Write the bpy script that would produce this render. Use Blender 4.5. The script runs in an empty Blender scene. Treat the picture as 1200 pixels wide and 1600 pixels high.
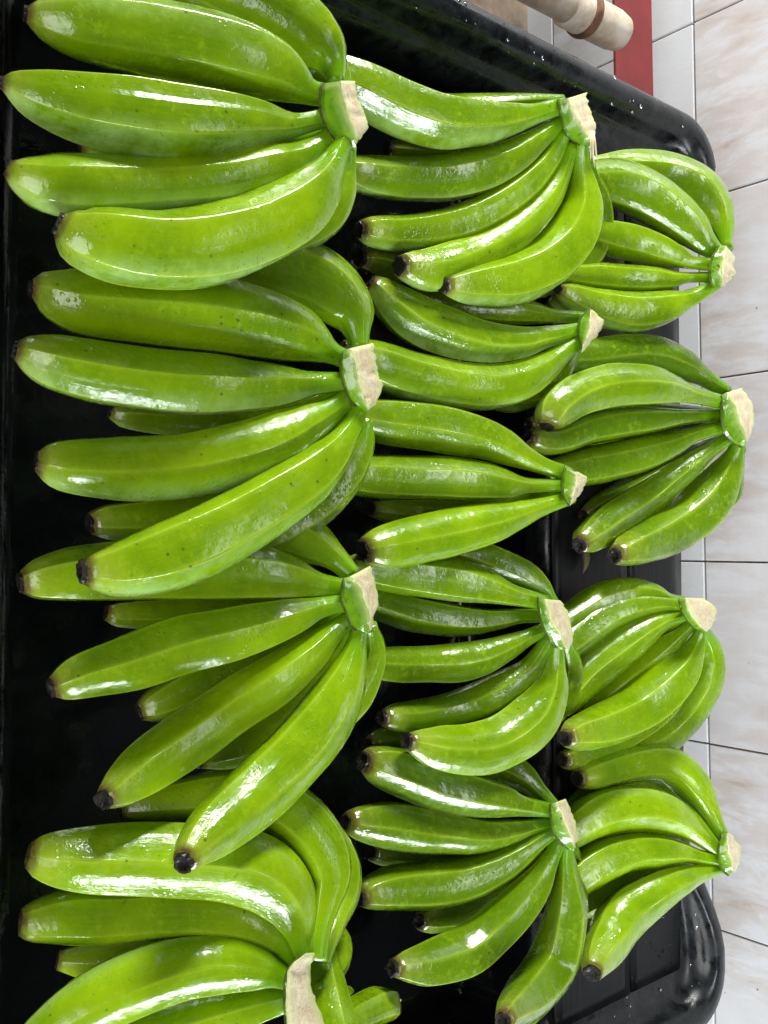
import bpy, bmesh, math, random
from mathutils import Vector, Matrix, noise
random.seed(7)
C = bpy.context.scene.collection
SC = bpy.context.scene
R = math.radians

# ------------------------------------------------------------------ camera
F_PX = 1500.0
PITCH, ROLL = R(50), math.asin(.0397)
CAM = Vector((0, 0, .75))                      # z = 0 is the floor of the tray
_F = Vector((0, math.cos(PITCH), -math.sin(PITCH)))
_r = Vector((0, math.sin(PITCH), math.cos(PITCH)))
_d = Vector((1, 0, 0))
_R = _r*math.cos(ROLL) + _d*math.sin(ROLL)
_D = _d*math.cos(ROLL) - _r*math.sin(ROLL)
cam = bpy.data.objects.new('camera', bpy.data.cameras.new('camera'))
C.objects.link(cam); SC.camera = cam
m = Matrix((_R, -_D, -_F)).transposed().to_4x4(); m.translation = CAM
cam.matrix_world = m
cam.data.sensor_fit = 'VERTICAL'; cam.data.sensor_height = 24; cam.data.lens = 24*F_PX/1600
cam.data.clip_start = .02; cam.data.clip_end = 50

def at(u, v, z):
    """the point at height z that the ray through (u, v) of the photograph meets"""
    d = _F*F_PX + _R*(u-600) + _D*(v-800)
    return CAM + d*((z-CAM.z)/d.z)
def depth(p): return (p-CAM).dot(_F)

# ------------------------------------------------------------------ world, lamps, exposure
w = bpy.data.worlds.new('World'); SC.world = w; w.use_nodes = True
bg = w.node_tree.nodes['Background']
bg.inputs[0].default_value = (.86, .93, 1, 1); bg.inputs[1].default_value = .05
SC.view_settings.view_transform = 'Standard'; SC.view_settings.look = 'None'
SC.view_settings.exposure = .38
def area(name, loc, target, sx, sy, power, col):
    l = bpy.data.lights.new(name, 'AREA'); l.shape = 'ELLIPSE'; l.size = sx; l.size_y = sy
    l.energy = power; l.color = col
    o = bpy.data.objects.new(name, l); C.objects.link(o); o.location = loc
    o.rotation_euler = (Vector(target)-Vector(loc)).to_track_quat('-Z', 'Y').to_euler()
    return o
area('window_light', (-2.2, .75, .95), (0, .6, .1), 1.0, .32, 66, (1, .995, .96))
area('opening_light', (2.3, .35, .85), (0, .6, .1), 1.9, .5, 54, (.90, .96, 1))
area('wall_fill_light', (0, .80, 1.75), (0, 1.22, 0), 2.0, .35, 2.6, (1, 1, 1)).data.spread = R(75)  # added fill aimed down the wall to brighten its tiles
area('front_fill_light', (.5, -1.7, 1.4), (.05, .6, .1), 2.2, 1.5, 31, (1, .99, .97))  # added soft fill behind the camera, brightens the nearer hands and the wall

# ------------------------------------------------------------------ helpers
def obj(name, mesh, mat=None, parent=None):
    if isinstance(mesh, bmesh.types.BMesh):
        me = bpy.data.meshes.new(name); mesh.to_mesh(me); mesh.free()
    else: me = mesh
    if mat and not me.materials: me.materials.append(mat)
    o = bpy.data.objects.new(name, me); C.objects.link(o)
    if parent: o.parent = parent
    return o
def smooth(o, on=True):
    o.data.polygons.foreach_set('use_smooth', [on]*len(o.data.polygons)); return o
def empty(name, loc=(0, 0, 0)):
    o = bpy.data.objects.new(name, None); C.objects.link(o); o.location = loc; o.empty_display_size = .05
    return o
def tag(o, label=None, cat=None, group=None, kind=None):
    for k, v in (('label', label), ('category', cat), ('group', group), ('kind', kind)):
        if v: o[k] = v
    return o
def put_under(o, parent):
    """parent o to an Empty that has only a translation, keeping its world-space mesh in place"""
    o.parent = parent; o.matrix_parent_inverse = Matrix.Translation(-parent.location)

# ------------------------------------------------------------------ materials
def new_mat(name):
    mt = bpy.data.materials.new(name); mt.use_nodes = True
    nt = mt.node_tree; b = nt.nodes['Principled BSDF']
    return mt, nt, b
def N(nt, t, **kw):
    n = nt.nodes.new(t)
    for k, v in kw.items():
        if k in ('operation', 'blend_type', 'data_type', 'attribute_name', 'noise_dimensions', 'feature', 'distance', 'attribute_type', 'clamp'):
            setattr(n, k, v)
    return n
def L(nt, a, b): nt.links.new(a, b)
def math_n(nt, op, a, b=None, clamp=False):
    n = nt.nodes.new('ShaderNodeMath'); n.operation = op; n.use_clamp = clamp
    for i, x in enumerate((a, b)):
        if x is None: continue
        if hasattr(x, 'links'): L(nt, x, n.inputs[i])
        else: n.inputs[i].default_value = x
    return n.outputs[0]
def mix(nt, fac, a, b, mode='MIX'):
    n = nt.nodes.new('ShaderNodeMix'); n.data_type = 'RGBA'; n.blend_type = mode
    for s, x in ((n.inputs[0], fac), (n.inputs[6], a), (n.inputs[7], b)):
        if hasattr(x, 'links'): L(nt, x, s)
        elif isinstance(x, (int, float)): s.default_value = x
        else: s.default_value = (*x, 1)
    return n.outputs[2]
def ramp(nt, x, lo, hi, a=0., b=1.):
    n = nt.nodes.new('ShaderNodeMapRange'); n.clamp = True
    L(nt, x, n.inputs[0])
    for i, q in enumerate((lo, hi, a, b)): n.inputs[i+1].default_value = q
    return n.outputs[0]
def noise_n(nt, vec, scale, detail=3, rough=.55, dist=0):
    n = nt.nodes.new('ShaderNodeTexNoise'); n.inputs['Scale'].default_value = scale
    n.inputs['Detail'].default_value = detail; n.inputs['Roughness'].default_value = rough
    n.inputs['Distortion'].default_value = dist
    if vec is not None: L(nt, vec, n.inputs['Vector'])
    return n.outputs['Fac']
def vor(nt, vec, scale, feature='F1'):
    n = nt.nodes.new('ShaderNodeTexVoronoi'); n.feature = feature
    n.inputs['Scale'].default_value = scale
    if vec is not None: L(nt, vec, n.inputs['Vector'])
    return n
def attr(nt, name):
    n = nt.nodes.new('ShaderNodeAttribute'); n.attribute_name = name
    return n.outputs['Fac']
def bump(nt, h, strength, distance, prev=None):
    n = nt.nodes.new('ShaderNodeBump'); n.inputs['Strength'].default_value = strength
    n.inputs['Distance'].default_value = distance
    L(nt, h, n.inputs['Height'])
    if prev is not None: L(nt, prev, n.inputs['Normal'])
    return n.outputs[0]

def banana_material():
    mt, nt, b = new_mat('green_banana_peel')
    tc = N(nt, 'ShaderNodeTexCoord').outputs['Object']
    uvn = nt.nodes.new('ShaderNodeUVMap').outputs[0]
    along, ridge, outer = attr(nt, 'along'), attr(nt, 'ridge'), attr(nt, 'outer')
    shade_tint = attr(nt, 'shade_tint')
    big = noise_n(nt, tc, 22, 3)
    mp = nt.nodes.new('ShaderNodeMapping'); L(nt, uvn, mp.inputs[0]); mp.inputs['Scale'].default_value = (26, 2.2, 1)
    streak = noise_n(nt, mp.outputs[0], 3.0, 4, .6)
    mott = noise_n(nt, tc, 170, 4, .65, .3)
    c = mix(nt, ramp(nt, big, .35, .65), (.135, .275, .0006), (.250, .425, .0015))
    c = mix(nt, math_n(nt, 'MULTIPLY', ramp(nt, streak, .40, .72), .45), c, (.27, .39, .003))
    c = mix(nt, math_n(nt, 'MULTIPLY', shade_tint, .85, True), c, (.062, .135, .001))  # shade among the crowded fingers painted in, plus random peel variation
    # fine pale freckles of the peel
    fr = math_n(nt, 'MULTIPLY', ramp(nt, mott, .50, .68), ramp(nt, noise_n(nt, tc, 35, 2), .42, .62))
    c = mix(nt, math_n(nt, 'MULTIPLY', fr, .42), c, (.33, .50, .018))
    # waxy bloom on the outer curve
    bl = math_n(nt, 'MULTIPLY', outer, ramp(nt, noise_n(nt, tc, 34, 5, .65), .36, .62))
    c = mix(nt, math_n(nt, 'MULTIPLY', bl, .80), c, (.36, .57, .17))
    # ridges, neck and tip
    c = mix(nt, math_n(nt, 'MULTIPLY', ridge, .50), c, (.42, .60, .04))
    c = mix(nt, ramp(nt, along, .84, .95, 0, .6), c, (.12, .32, .002))
    tipf = math_n(nt, 'MULTIPLY', ramp(nt, along, .12, .0), ramp(nt, mott, .3, .7, .25, 1))
    c = mix(nt, math_n(nt, 'MULTIPLY', tipf, .55), c, (.40, .42, .06))
    rimf = math_n(nt, 'MULTIPLY', ramp(nt, along, .030, .006), ramp(nt, mott, .3, .6, .4, 1))
    c = mix(nt, rimf, c, (.10, .055, .02))
    # brown specks
    vo = vor(nt, tc, 95)
    sp = math_n(nt, 'MULTIPLY', ramp(nt, vo.outputs['Distance'], .13, .06), ramp(nt, noise_n(nt, tc, 26, 2), .53, .61))
    vo2 = vor(nt, tc, 260)
    sp2 = math_n(nt, 'MULTIPLY', ramp(nt, vo2.outputs['Distance'], .22, .12), ramp(nt, noise_n(nt, tc, 18, 3), .54, .64))
    c = mix(nt, math_n(nt, 'MULTIPLY', math_n(nt, 'MAXIMUM', sp, math_n(nt, 'MULTIPLY', sp2, .6)), .75), c, (.05, .045, .012))
    mp3 = nt.nodes.new('ShaderNodeMapping'); L(nt, uvn, mp3.inputs[0]); mp3.inputs['Scale'].default_value = (3.0, 9.0, 1); L(nt, attr(nt, 'shade_tint'), mp3.inputs['Location'])
    scf = noise_n(nt, mp3.outputs[0], 5.0, 6, .72, 1.2)
    c = mix(nt, math_n(nt, 'MULTIPLY', ramp(nt, scf, .63, .69), .65), c, (.11, .10, .03))
    c = mix(nt, math_n(nt, 'MULTIPLY', math_n(nt, 'MULTIPLY', ramp(nt, scf, .36, .30), ramp(nt, mott, .35, .6)), .45), c, (.42, .50, .22))
    L(nt, c, b.inputs['Base Color'])
    # wet film: patches of clear water over satin peel
    wet = ramp(nt, noise_n(nt, tc, 52, 8, .76, .8), .43, .52)
    rg = nt.nodes.new('ShaderNodeMapRange'); L(nt, wet, rg.inputs[0]); rg.inputs[3].default_value = .34; rg.inputs[4].default_value = .17
    L(nt, rg.outputs[0], b.inputs['Roughness'])
    L(nt, ramp(nt, wet, 0, 1, .22, 1), b.inputs['Coat Weight'])
    b.inputs['Coat Roughness'].default_value = .045
    b.inputs['Specular IOR Level'].default_value = .22
    b.inputs['Subsurface Weight'].default_value = .0
    # relief
    drop = vor(nt, tc, 290)
    dh = math_n(nt, 'MULTIPLY', ramp(nt, drop.outputs['Distance'], .42, .05), ramp(nt, noise_n(nt, tc, 30, 2, .5), .60, .64))
    n1 = bump(nt, noise_n(nt, tc, 55, 4, .55), .45, .0018)
    n2 = bump(nt, mott, .22, .0006, n1)
    n3 = bump(nt, dh, .4, .0007, n2)
    n3 = bump(nt, streak, .18, .0006, n3)
    L(nt, n3, b.inputs['Normal']); L(nt, bump(nt, noise_n(nt, tc, 130, 3, .55), .40, .0010, n3), b.inputs['Coat Normal'])
    return mt
def tip_material():
    mt, nt, b = new_mat('dried_blossom_end')
    tc = N(nt, 'ShaderNodeTexCoord').outputs['Object']
    n = noise_n(nt, tc, 420, 4, .7)
    L(nt, mix(nt, ramp(nt, n, .38, .66), (.0016, .0013, .0011), (.024, .015, .011)), b.inputs['Base Color'])
    b.inputs['Roughness'].default_value = .5; b.inputs['Specular IOR Level'].default_value = .25; b.inputs['Coat Weight'].default_value = .15; b.inputs['Coat Roughness'].default_value = .2
    L(nt, bump(nt, n, 1, .002), b.inputs['Normal'])
    return mt
def crown_material():
    mt, nt, b = new_mat('green_crown_skin')
    tc = N(nt, 'ShaderNodeTexCoord').outputs['Object']
    n = noise_n(nt, tc, 90, 4)
    c = mix(nt, ramp(nt, n, .35, .65), (.085, .22, .003), (.16, .33, .006))
    c = mix(nt, math_n(nt, 'MULTIPLY', attr(nt, 'pale'), .8), c, (.50, .58, .22))
    st = math_n(nt, 'MULTIPLY', ramp(nt, noise_n(nt, tc, 130, 3), .58, .66), ramp(nt, noise_n(nt, tc, 32, 2), .50, .62))
    c = mix(nt, math_n(nt, 'MULTIPLY', st, .8), c, (.015, .018, .01))
    L(nt, c, b.inputs['Base Color'])
    b.inputs['Roughness'].default_value = .22; b.inputs['Coat Weight'].default_value = .7; b.inputs['Coat Roughness'].default_value = .05
    L(nt, bump(nt, noise_n(nt, tc, 160, 3), .5, .0016), b.inputs['Normal'])
    return mt
def cut_material():
    mt, nt, b = new_mat('cut_crown_flesh')
    tc = N(nt, 'ShaderNodeTexCoord').outputs['Object']
    n = noise_n(nt, tc, 80, 5, .7, .5); f = noise_n(nt, tc, 520, 4, .75)
    mpf = nt.nodes.new('ShaderNodeMapping'); L(nt, tc, mpf.inputs[0]); mpf.inputs['Scale'].default_value = (60, 520, 260)
    fib = noise_n(nt, mpf.outputs[0], 1, 4, .7)
    c = mix(nt, ramp(nt, n, .38, .64), (.80, .74, .50), (.64, .47, .30))
    c = mix(nt, math_n(nt, 'MULTIPLY', ramp(nt, f, .48, .66), .55), c, (.30, .17, .10))
    c = mix(nt, math_n(nt, 'MULTIPLY', ramp(nt, fib, .52, .70), .45), c, (.78, .70, .50))
    c = mix(nt, math_n(nt, 'MULTIPLY', attr(nt, 'edge'), .85), c, (.62, .68, .28))
    L(nt, c, b.inputs['Base Color'])
    b.inputs['Roughness'].default_value = .5; b.inputs['Coat Weight'].default_value = .2; b.inputs['Coat Roughness'].default_value = .2
    L(nt, bump(nt, f, .7, .0012), b.inputs['Normal'])
    return mt
def simple(name, col, rough=.5, coat=0, nscale=40, amp=.25, bmp=.2, bd=.001, metallic=0):
    mt, nt, b = new_mat(name)
    tc = N(nt, 'ShaderNodeTexCoord').outputs['Object']
    n = noise_n(nt, tc, nscale, 5, .6)
    lo = tuple(x*(1-amp) for x in col); hi = tuple(min(1, x*(1+amp)) for x in col)
    L(nt, mix(nt, ramp(nt, n, .3, .7), lo, hi), b.inputs['Base Color'])
    b.inputs['Roughness'].default_value = rough; b.inputs['Coat Weight'].default_value = coat
    b.inputs['Metallic'].default_value = metallic
    L(nt, bump(nt, n, bmp, bd), b.inputs['Normal'])
    return mt
M_BAN, M_TIP, M_CROWN, M_CUT = banana_material(), tip_material(), crown_material(), cut_material()
M_SCAR = simple('crown_scar_line', (.05, .028, .015), .5)
M_FIBRE = simple('pale_fibre', (.62, .55, .33), .55)
M_LEAF = simple('withered_bract', (.20, .17, .07), .6)

def tray_material():
    mt, nt, b = new_mat('wet_black_plastic')
    tc = N(nt, 'ShaderNodeTexCoord').outputs['Object']
    n = noise_n(nt, tc, 9, 5, .6); f = noise_n(nt, tc, 60, 4, .6, .5)
    c = mix(nt, ramp(nt, n, .4, .7), (.0015, .0018, .002), (.004, .0045, .005))
    L(nt, c, b.inputs['Base Color'])
    pz = nt.nodes.new('ShaderNodeSeparateXYZ'); L(nt, nt.nodes.new('ShaderNodeNewGeometry').outputs['Position'], pz.inputs[0])
    top = ramp(nt, pz.outputs['Z'], .07, .095)           # the handled upper parts are scuffed and keep a film of water
    c = mix(nt, math_n(nt, 'MULTIPLY', top, ramp(nt, f, .3, .7)), c, (.022, .026, .030))
    L(nt, c, b.inputs['Base Color'])
    L(nt, math_n(nt, 'ADD', ramp(nt, f, .35, .65, .07, .18), math_n(nt, 'MULTIPLY', top, ramp(nt, noise_n(nt, tc, 25, 5, .7), .4, .6, .02, .22))), b.inputs['Roughness'])
    b.inputs['Specular IOR Level'].default_value = .4
    n1 = bump(nt, noise_n(nt, tc, 14, 3), .3, .004)
    L(nt, bump(nt, f, .35, .0008, n1), b.inputs['Normal'])
    return mt
def liner_material():
    mt, nt, b = new_mat('black_rubber_liner')
    tc = N(nt, 'ShaderNodeTexCoord').outputs['Object']
    mp = nt.nodes.new('ShaderNodeMapping'); L(nt, tc, mp.inputs[0]); mp.inputs['Scale'].default_value = (3, 60, 1)
    s = noise_n(nt, mp.outputs[0], 2, 4, .6); n = noise_n(nt, tc, 30, 4)
    L(nt, mix(nt, ramp(nt, n, .35, .7), (.005, .0055, .006), (.010, .011, .012)), b.inputs['Base Color'])
    L(nt, ramp(nt, n, .3, .7, .30, .48), b.inputs['Roughness']); b.inputs['Specular IOR Level'].default_value = .18
    L(nt, bump(nt, s, .4, .001), b.inputs['Normal'])
    return mt
def water_material():
    mt, nt, b = new_mat('water')
    b.inputs['Base Color'].default_value = (1, 1, 1, 1); b.inputs['Roughness'].default_value = .02
    b.inputs['Transmission Weight'].default_value = 1; b.inputs['IOR'].default_value = 1.33
    return mt
M_TRAY, M_LINER, M_WATER = tray_material(), liner_material(), water_material()

def tile_material():
    mt, nt, b = new_mat('glazed_marbled_tile')
    tc = N(nt, 'ShaderNodeTexCoord').outputs['Object']
    oi = nt.nodes.new('ShaderNodeObjectInfo')
    geo = nt.nodes.new('ShaderNodeNewGeometry').outputs['Position']
    ad = nt.nodes.new('ShaderNodeVectorMath'); ad.operation = 'ADD'; L(nt, tc, ad.inputs[0]); 
    cmb = nt.nodes.new('ShaderNodeCombineXYZ')
    L(nt, math_n(nt, 'MULTIPLY', oi.outputs['Random'], 40.), cmb.inputs[0]); L(nt, math_n(nt, 'MULTIPLY', oi.outputs['Random'], 17.), cmb.inputs[1])
    L(nt, cmb.outputs[0], ad.inputs[1])
    mp = nt.nodes.new('ShaderNodeMapping'); L(nt, ad.outputs[0], mp.inputs[0])
    mp.inputs['Rotation'].default_value = (0, R(24), 0); mp.inputs['Scale'].default_value = (4, 1, 14)
    vein = noise_n(nt, mp.outputs[0], 1.5, 5, .6, .8)
    c = mix(nt, ramp(nt, vein, .35, .68), (.69, .71, .745), (.670, .672, .69))
    c = mix(nt, math_n(nt, 'MULTIPLY', ramp(nt, oi.outputs['Random'], 0, 1), .10), c, (.62, .57, .54))
    # limescale and brown run-off stains along the lower part of each tile
    sx = nt.nodes.new('ShaderNodeSeparateXYZ'); L(nt, tc, sx.inputs[0])
    mp2 = nt.nodes.new('ShaderNodeMapping'); L(nt, geo, mp2.inputs[0]); mp2.inputs['Scale'].default_value = (30, 1, 9)
    gr = noise_n(nt, mp2.outputs[0], 1.4, 6, .7, .4)
    reg = ramp(nt, noise_n(nt, geo, 3.2, 2), .32, .52)
    low = ramp(nt, sx.outputs['Z'], .10, -.09)
    st = math_n(nt, 'MULTIPLY', math_n(nt, 'MULTIPLY', ramp(nt, gr, .38, .72), reg), low)
    c = mix(nt, math_n(nt, 'MULTIPLY', st, .80), c, (.42, .31, .22))
    vo = vor(nt, geo, 38)
    sp = math_n(nt, 'MULTIPLY', ramp(nt, vo.outputs['Distance'], .07, .03), ramp(nt, noise_n(nt, geo, 9, 2), .56, .6))
    c = mix(nt, sp, c, (.13, .05, .03))
    L(nt, c, b.inputs['Base Color'])
    L(nt, ramp(nt, gr, .3, .7, .16, .34), b.inputs['Roughness'])
    L(nt, bump(nt, noise_n(nt, geo, 14, 3), .15, .002), b.inputs['Normal'])
    return mt
M_TILE = tile_material()
M_GROUT = simple('dirty_grout', (.24, .18, .15), .85, 0, 60, .5)

# ------------------------------------------------------------------ the setting: floor and tiled wall
bm = bmesh.new()
for x, y in ((-3, -2), (3, -2), (3, 3), (-3, 3)): bm.verts.new((x, y, -.85))
bm.faces.new(bm.verts)
tag(obj('floor', bm, simple('concrete_floor', (.20, .19, .175), .7, 0, 8, .3)), kind='structure')

WALL_Y, TILE = 1.2, .2525
YAW = R(-1.9)
GX0, GZ0 = -.671, .75-.615*1.2+.85            # a grout crossing seen in the photograph, in wall coordinates
wall = empty('tiled_wall', (0, WALL_Y, -.85)); wall.rotation_euler.z = YAW
tag(wall, 'white marbled glazed tile wall with brown stains behind the black tray', 'wall')
def box_bm(x0, x1, y0, y1, z0, z1, bev=0, seg=2):
    bm = bmesh.new(); bmesh.ops.create_cube(bm, size=1)
    bmesh.ops.scale(bm, vec=(x1-x0, y1-y0, z1-z0), verts=bm.verts)
    bmesh.ops.translate(bm, vec=((x0+x1)/2, (y0+y1)/2, (z0+z1)/2), verts=bm.verts)
    if bev: bmesh.ops.bevel(bm, geom=bm.edges, offset=bev, segments=seg, affect='EDGES', profile=.5)
    return bm
obj('grout_bed', box_bm(-1.75, 1.75, .006, .12, 0, GZ0+2*TILE), M_GROUT, wall)
tile_me = None
for i in range(-4, 10):
    for j in range(-4, 2):
        x = GX0 + (i+.5)*TILE; z = GZ0 + (j+.5)*TILE
        if abs(x) > 1.7 or z < .12 or z > 2.1: continue
        if tile_me is None:
            h = TILE/2 - .0012
            o = obj('tile', box_bm(-h, h, 0, .010, -h, h, .0015, 2), M_TILE, wall); tile_me = o.data; smooth(o, False)
        else: o = obj('tile', tile_me, None, wall)
        o.location = (x, random.uniform(-.0006, .0006), z)

# ------------------------------------------------------------------ the black tray
X0, X1, Y0, Y1 = -.477, .580, -.02, 1.037
def rrect(x0, x1, y0, y1, rad, n=26, m=44):
    pts = []
    for (cx, cy, a0, ex) in ((x1-rad, y1-rad, 0, None), (x0+rad, y1-rad, 90, None), (x0+rad, y0+rad, 180, None), (x1-rad, y0+rad, 270, None)):
        for k in range(n):
            a = R(a0 + 90*k/(n-1)); pts.append((cx+rad*math.cos(a), cy+rad*math.sin(a)))
    out = []
    for i, p in enumerate(pts):
        q = pts[(i+1) % len(pts)]
        out.append(p)
        if i % n == n-1:
            for k in range(1, m): out.append((p[0]+(q[0]-p[0])*k/m, p[1]+(q[1]-p[1])*k/m))
    return out
def sstep(a, b, x):
    t = max(0, min(1, (x-a)/(b-a))); return t*t*(3-2*t)
def dip(x, y):
    """the far wall of the tray is cut lower between its corners"""
    s = sstep(-.425, -.36, x)*(1-sstep(.345, .50, x))*sstep(.80, .95, y)
    return s
# the rim: a narrow rolled lip round a flat ledge
rings = [  # x0 x1 y0 y1 radius z
    (X0+.02, X1-.02, Y0+.02, Y1-.02, .05, -.03), (X0+.006, X1-.006, Y0+.006, Y1-.006, .06, .06),
    (X0+.001, X1-.001, Y0+.001, Y1-.001, .062, .118), (X0, X1, Y0, Y1, .062, .126), (X0+.003, X1-.003, Y0+.003, Y1-.003, .060, .133),
    (X0+.009, X1-.009, Y0+.009, Y1-.009, .055, .1375), (X0+.018, X1-.018, Y0+.018, Y1-.018, .05, .1385), (X0+.027, X1-.027, Y0+.027, Y1-.027, .045, .135),
    (X0+.031, X1-.031, Y0+.031, Y1-.031, .043, .124), (X0+.034, X1-.036, Y0+.036, Y1-.036, .042, .111), (X0+.037, X1-.043, Y0+.05, Y1-.050, .040, .1065),
    (X0+.042, X1-.060, Y0+.15, .80, .035, .104), (X0+.045, X1-.062, Y0+.19, .775, .035, .101), (X0+.049, X1-.066, Y0+.205, .766, .034, .092),
    (X0+.054, X1-.072, Y0+.22, .758, .032, .06), (X0+.062, X1-.080, .235, .745, .03, .012), (X0+.067, X1-.085, .241, .739, .028, .003), (X0+.078, X1-.097, .256, .726, .02, 0)]
bm = bmesh.new(); prev = None
for r in rings:
    cur = []
    for (x, y) in rrect(*r[:5]):
        s = dip(x, y); z = r[5]
        if z > .05: z = z - s*(z-.086)*.98 if z > .086 else z
        cur.append(bm.verts.new((x, y - s*.012*(y > 1), z)))
    if prev:
        n = len(cur)
        for k in range(n): bm.faces.new((prev[k], prev[(k+1) % n], cur[(k+1) % n], cur[k]))
    prev = cur
bm.faces.new(prev)
tray = empty('black_tray', ((X0+X1)/2, (Y0+Y1)/2, -.03))
tag(tray, 'large wet black plastic tray with rounded rim heaped with green bananas', 'tray')
o = smooth(obj('tray_body', bm, M_TRAY)); put_under(o, tray); tray.rotation_euler.z = YAW*1.6

def sheet(x0, x1, y0, y1, z, th, wave=0, nx=60, ny=10, name='liner_sheet', droop=0):
    bm = bmesh.new(); top = []; bot = []
    for i in range(nx+1):
        a, b_ = [], []
        for j in range(ny+1):
            x = x0+(x1-x0)*i/nx; y = y0+(y1-y0)*j/ny
            e = noise.noise(Vector((x*9, y*9, 3.3)))*wave
            yy = y + noise.noise(Vector((x*14, y, 9)))*.0015
            zz = z + e - droop*sstep(.7, 1, j/ny)
            a.append(bm.verts.new((x, yy, zz))); b_.append(bm.verts.new((x, yy, zz-th)))
        top.append(a); bot.append(b_)
    for i in range(nx):
        for j in range(ny):
            bm.faces.new((top[i][j], top[i+1][j], top[i+1][j+1], top[i][j+1]))
            bm.faces.new((bot[i][j+1], bot[i+1][j+1], bot[i+1][j], bot[i][j]))
    for i in range(nx):
        bm.faces.new((top[i][0], bot[i][0], bot[i+1][0], top[i+1][0]))
        bm.faces.new((top[i+1][ny], bot[i+1][ny], bot[i][ny], top[i][ny]))
    for j in range(ny):
        bm.faces.new((top[0][j+1], bot[0][j+1], bot[0][j], top[0][j]))
        bm.faces.new((top[nx][j], bot[nx][j], bot[nx][j+1], top[nx][j+1]))
    return bm
for (x0, x1, y0, y1, z) in ((-.37, .515, .760, .884, .1095), (-.37, .515, .888, 1.016, .1085)):
    bm = sheet(x0, x1, y0, y1, z, .004, .0015, droop=.016 if y1 > 1 else 0)
    put_under(smooth(obj('liner_sheet', bm, M_LINER)), tray)

# the crumpled torn end of the liner by the far corner
bm = bmesh.new(); g = []
for i in range(9):
    row = []
    for j in range(6):
        x = -.425 + .004*i + .002*j; y = 1.00 + .0115*j - .001*i
        row.append(bm.verts.new((x, y, .116 + .006*noise.noise(Vector((i*.7, j*.8, 2))) + .003*math.sin(j*1.4))))
    g.append(row)
for i in range(8):
    for j in range(5): bm.faces.new((g[i][j], g[i+1][j], g[i+1][j+1], g[i][j+1]))
bmesh.ops.solidify(bm, geom=bm.faces[:], thickness=.002)
put_under(smooth(obj('torn_liner_flap', bm, M_LINER), False), tray)

# drops of water standing on the rim
bm = bmesh.new()
def drop(bm, p, r, nrm=None):
    mm = Matrix.Translation(p) @ Matrix.Diagonal((r*random.uniform(.8, 1.3), r*random.uniform(.8, 1.3), r*.45, 1))
    bmesh.ops.create_icosphere(bm, subdivisions=2, radius=1, matrix=mm)
for k in range(80):
    y = random.uniform(.45, 1.02); x = X0 + random.uniform(.006, .034)
    zz = .1375 if x < X0+.025 else .131
    drop(bm, (x, y, zz), random.choice((.0007, .001, .0013, .002)))
for k in range(70):
    x = random.uniform(.44, .58); y = random.uniform(.85, 1.0)
    drop(bm, (x, y, .1085 if y < .97 else .125), random.choice((.0009, .0013, .0018)))
o = smooth(obj('water_drops', bm, M_WATER)); tag(o, kind='stuff'); put_under(o, tray)

# ------------------------------------------------------------------ beams and pipe left of the tray
def bar(name, x0, x1, y0, y1, z0, z1, mat, label, cat, bev=.003):
    p = Vector(((x0+x1)/2, (y0+y1)/2, z0))
    bm = box_bm(x0-p.x, x1-p.x, y0-p.y, y1-p.y, 0, z1-z0, bev)
    o = obj(name, bm, mat); o.location = p; o.rotation_euler.z = YAW
    return tag(o, label, cat)
bar('red_beam', -1.15, .5, 1.047, 1.131, -.006, 0, simple('red_painted_steel', (.145, .009, .008), .55, .03, 18, .25), 'red painted flat steel bar running along the wall behind the tray', 'beam')
bar('wooden_beam', -1.15, -.10, .83, .955, -.17, -.06, simple('weathered_wood', (.15, .11, .075), .8, 0, 25, .6, .8, .003), 'weathered brown timber beam under the white pipe', 'beam')
def tube(pts, rads, seg=28, cap=True):
    bm = bmesh.new(); rs = []
    for i, (p, r) in enumerate(zip(pts, rads)):
        p = Vector(p); t = (Vector(pts[min(i+1, len(pts)-1)])-Vector(pts[max(i-1, 0)])).normalized()
        a = t.orthogonal().normalized() if i == 0 else (a - t*a.dot(t)).normalized()
        b_ = t.cross(a)
        rs.append([bm.verts.new(p + a*r*math.cos(2*math.pi*k/seg) + b_*r*math.sin(2*math.pi*k/seg)) for k in range(seg)])
    for A, B in zip(rs, rs[1:]):
        for k in range(seg): bm.faces.new((A[k], A[(k+1) % seg], B[(k+1) % seg], B[k]))
    if cap: bm.faces.new(rs[0][::-1]); bm.faces.new(rs[-1])
    return bm
def pvc():
    mt, nt, b = new_mat('stained_white_pipe')
    tc = N(nt, 'ShaderNodeTexCoord').outputs['Object']
    n = noise_n(nt, tc, 30, 5, .65)
    c = mix(nt, ramp(nt, n, .42, .70), (.66, .60, .50), (.42, .28, .15))
    L(nt, c, b.inputs['Base Color']); b.inputs['Roughness'].default_value = .4
    L(nt, bump(nt, n, .3, .001), b.inputs['Normal'])
    return mt
PX = -.583
pp = empty('white_pipe', (PX, .85, .045)); pp.rotation_euler.z = YAW; tag(pp, 'stained white plastic water pipe ending in a rusty joint beside the tray', 'pipe')
M_PVC = pvc()
def lp(y): return (PX, y, .045)
o = smooth(obj('pipe_body', tube([lp(.35), lp(.6), lp(.9)], [.019]*3), M_PVC)); put_under(o, pp)
o = smooth(obj('end_fitting', tube([lp(.9), lp(.902), lp(.985), lp(1.0), lp(1.006), lp(1.008)], [.019, .0235, .0235, .021, .014, .001]), M_PVC)); put_under(o, pp)
o = smooth(obj('rusty_collar', tube([lp(.926), lp(.927), lp(.932), lp(.937), lp(.938)], [.0225, .0262, .027, .0262, .0225]), simple('rust', (.16, .075, .035), .7, 0, 90, .6))); put_under(o, pp)

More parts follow.
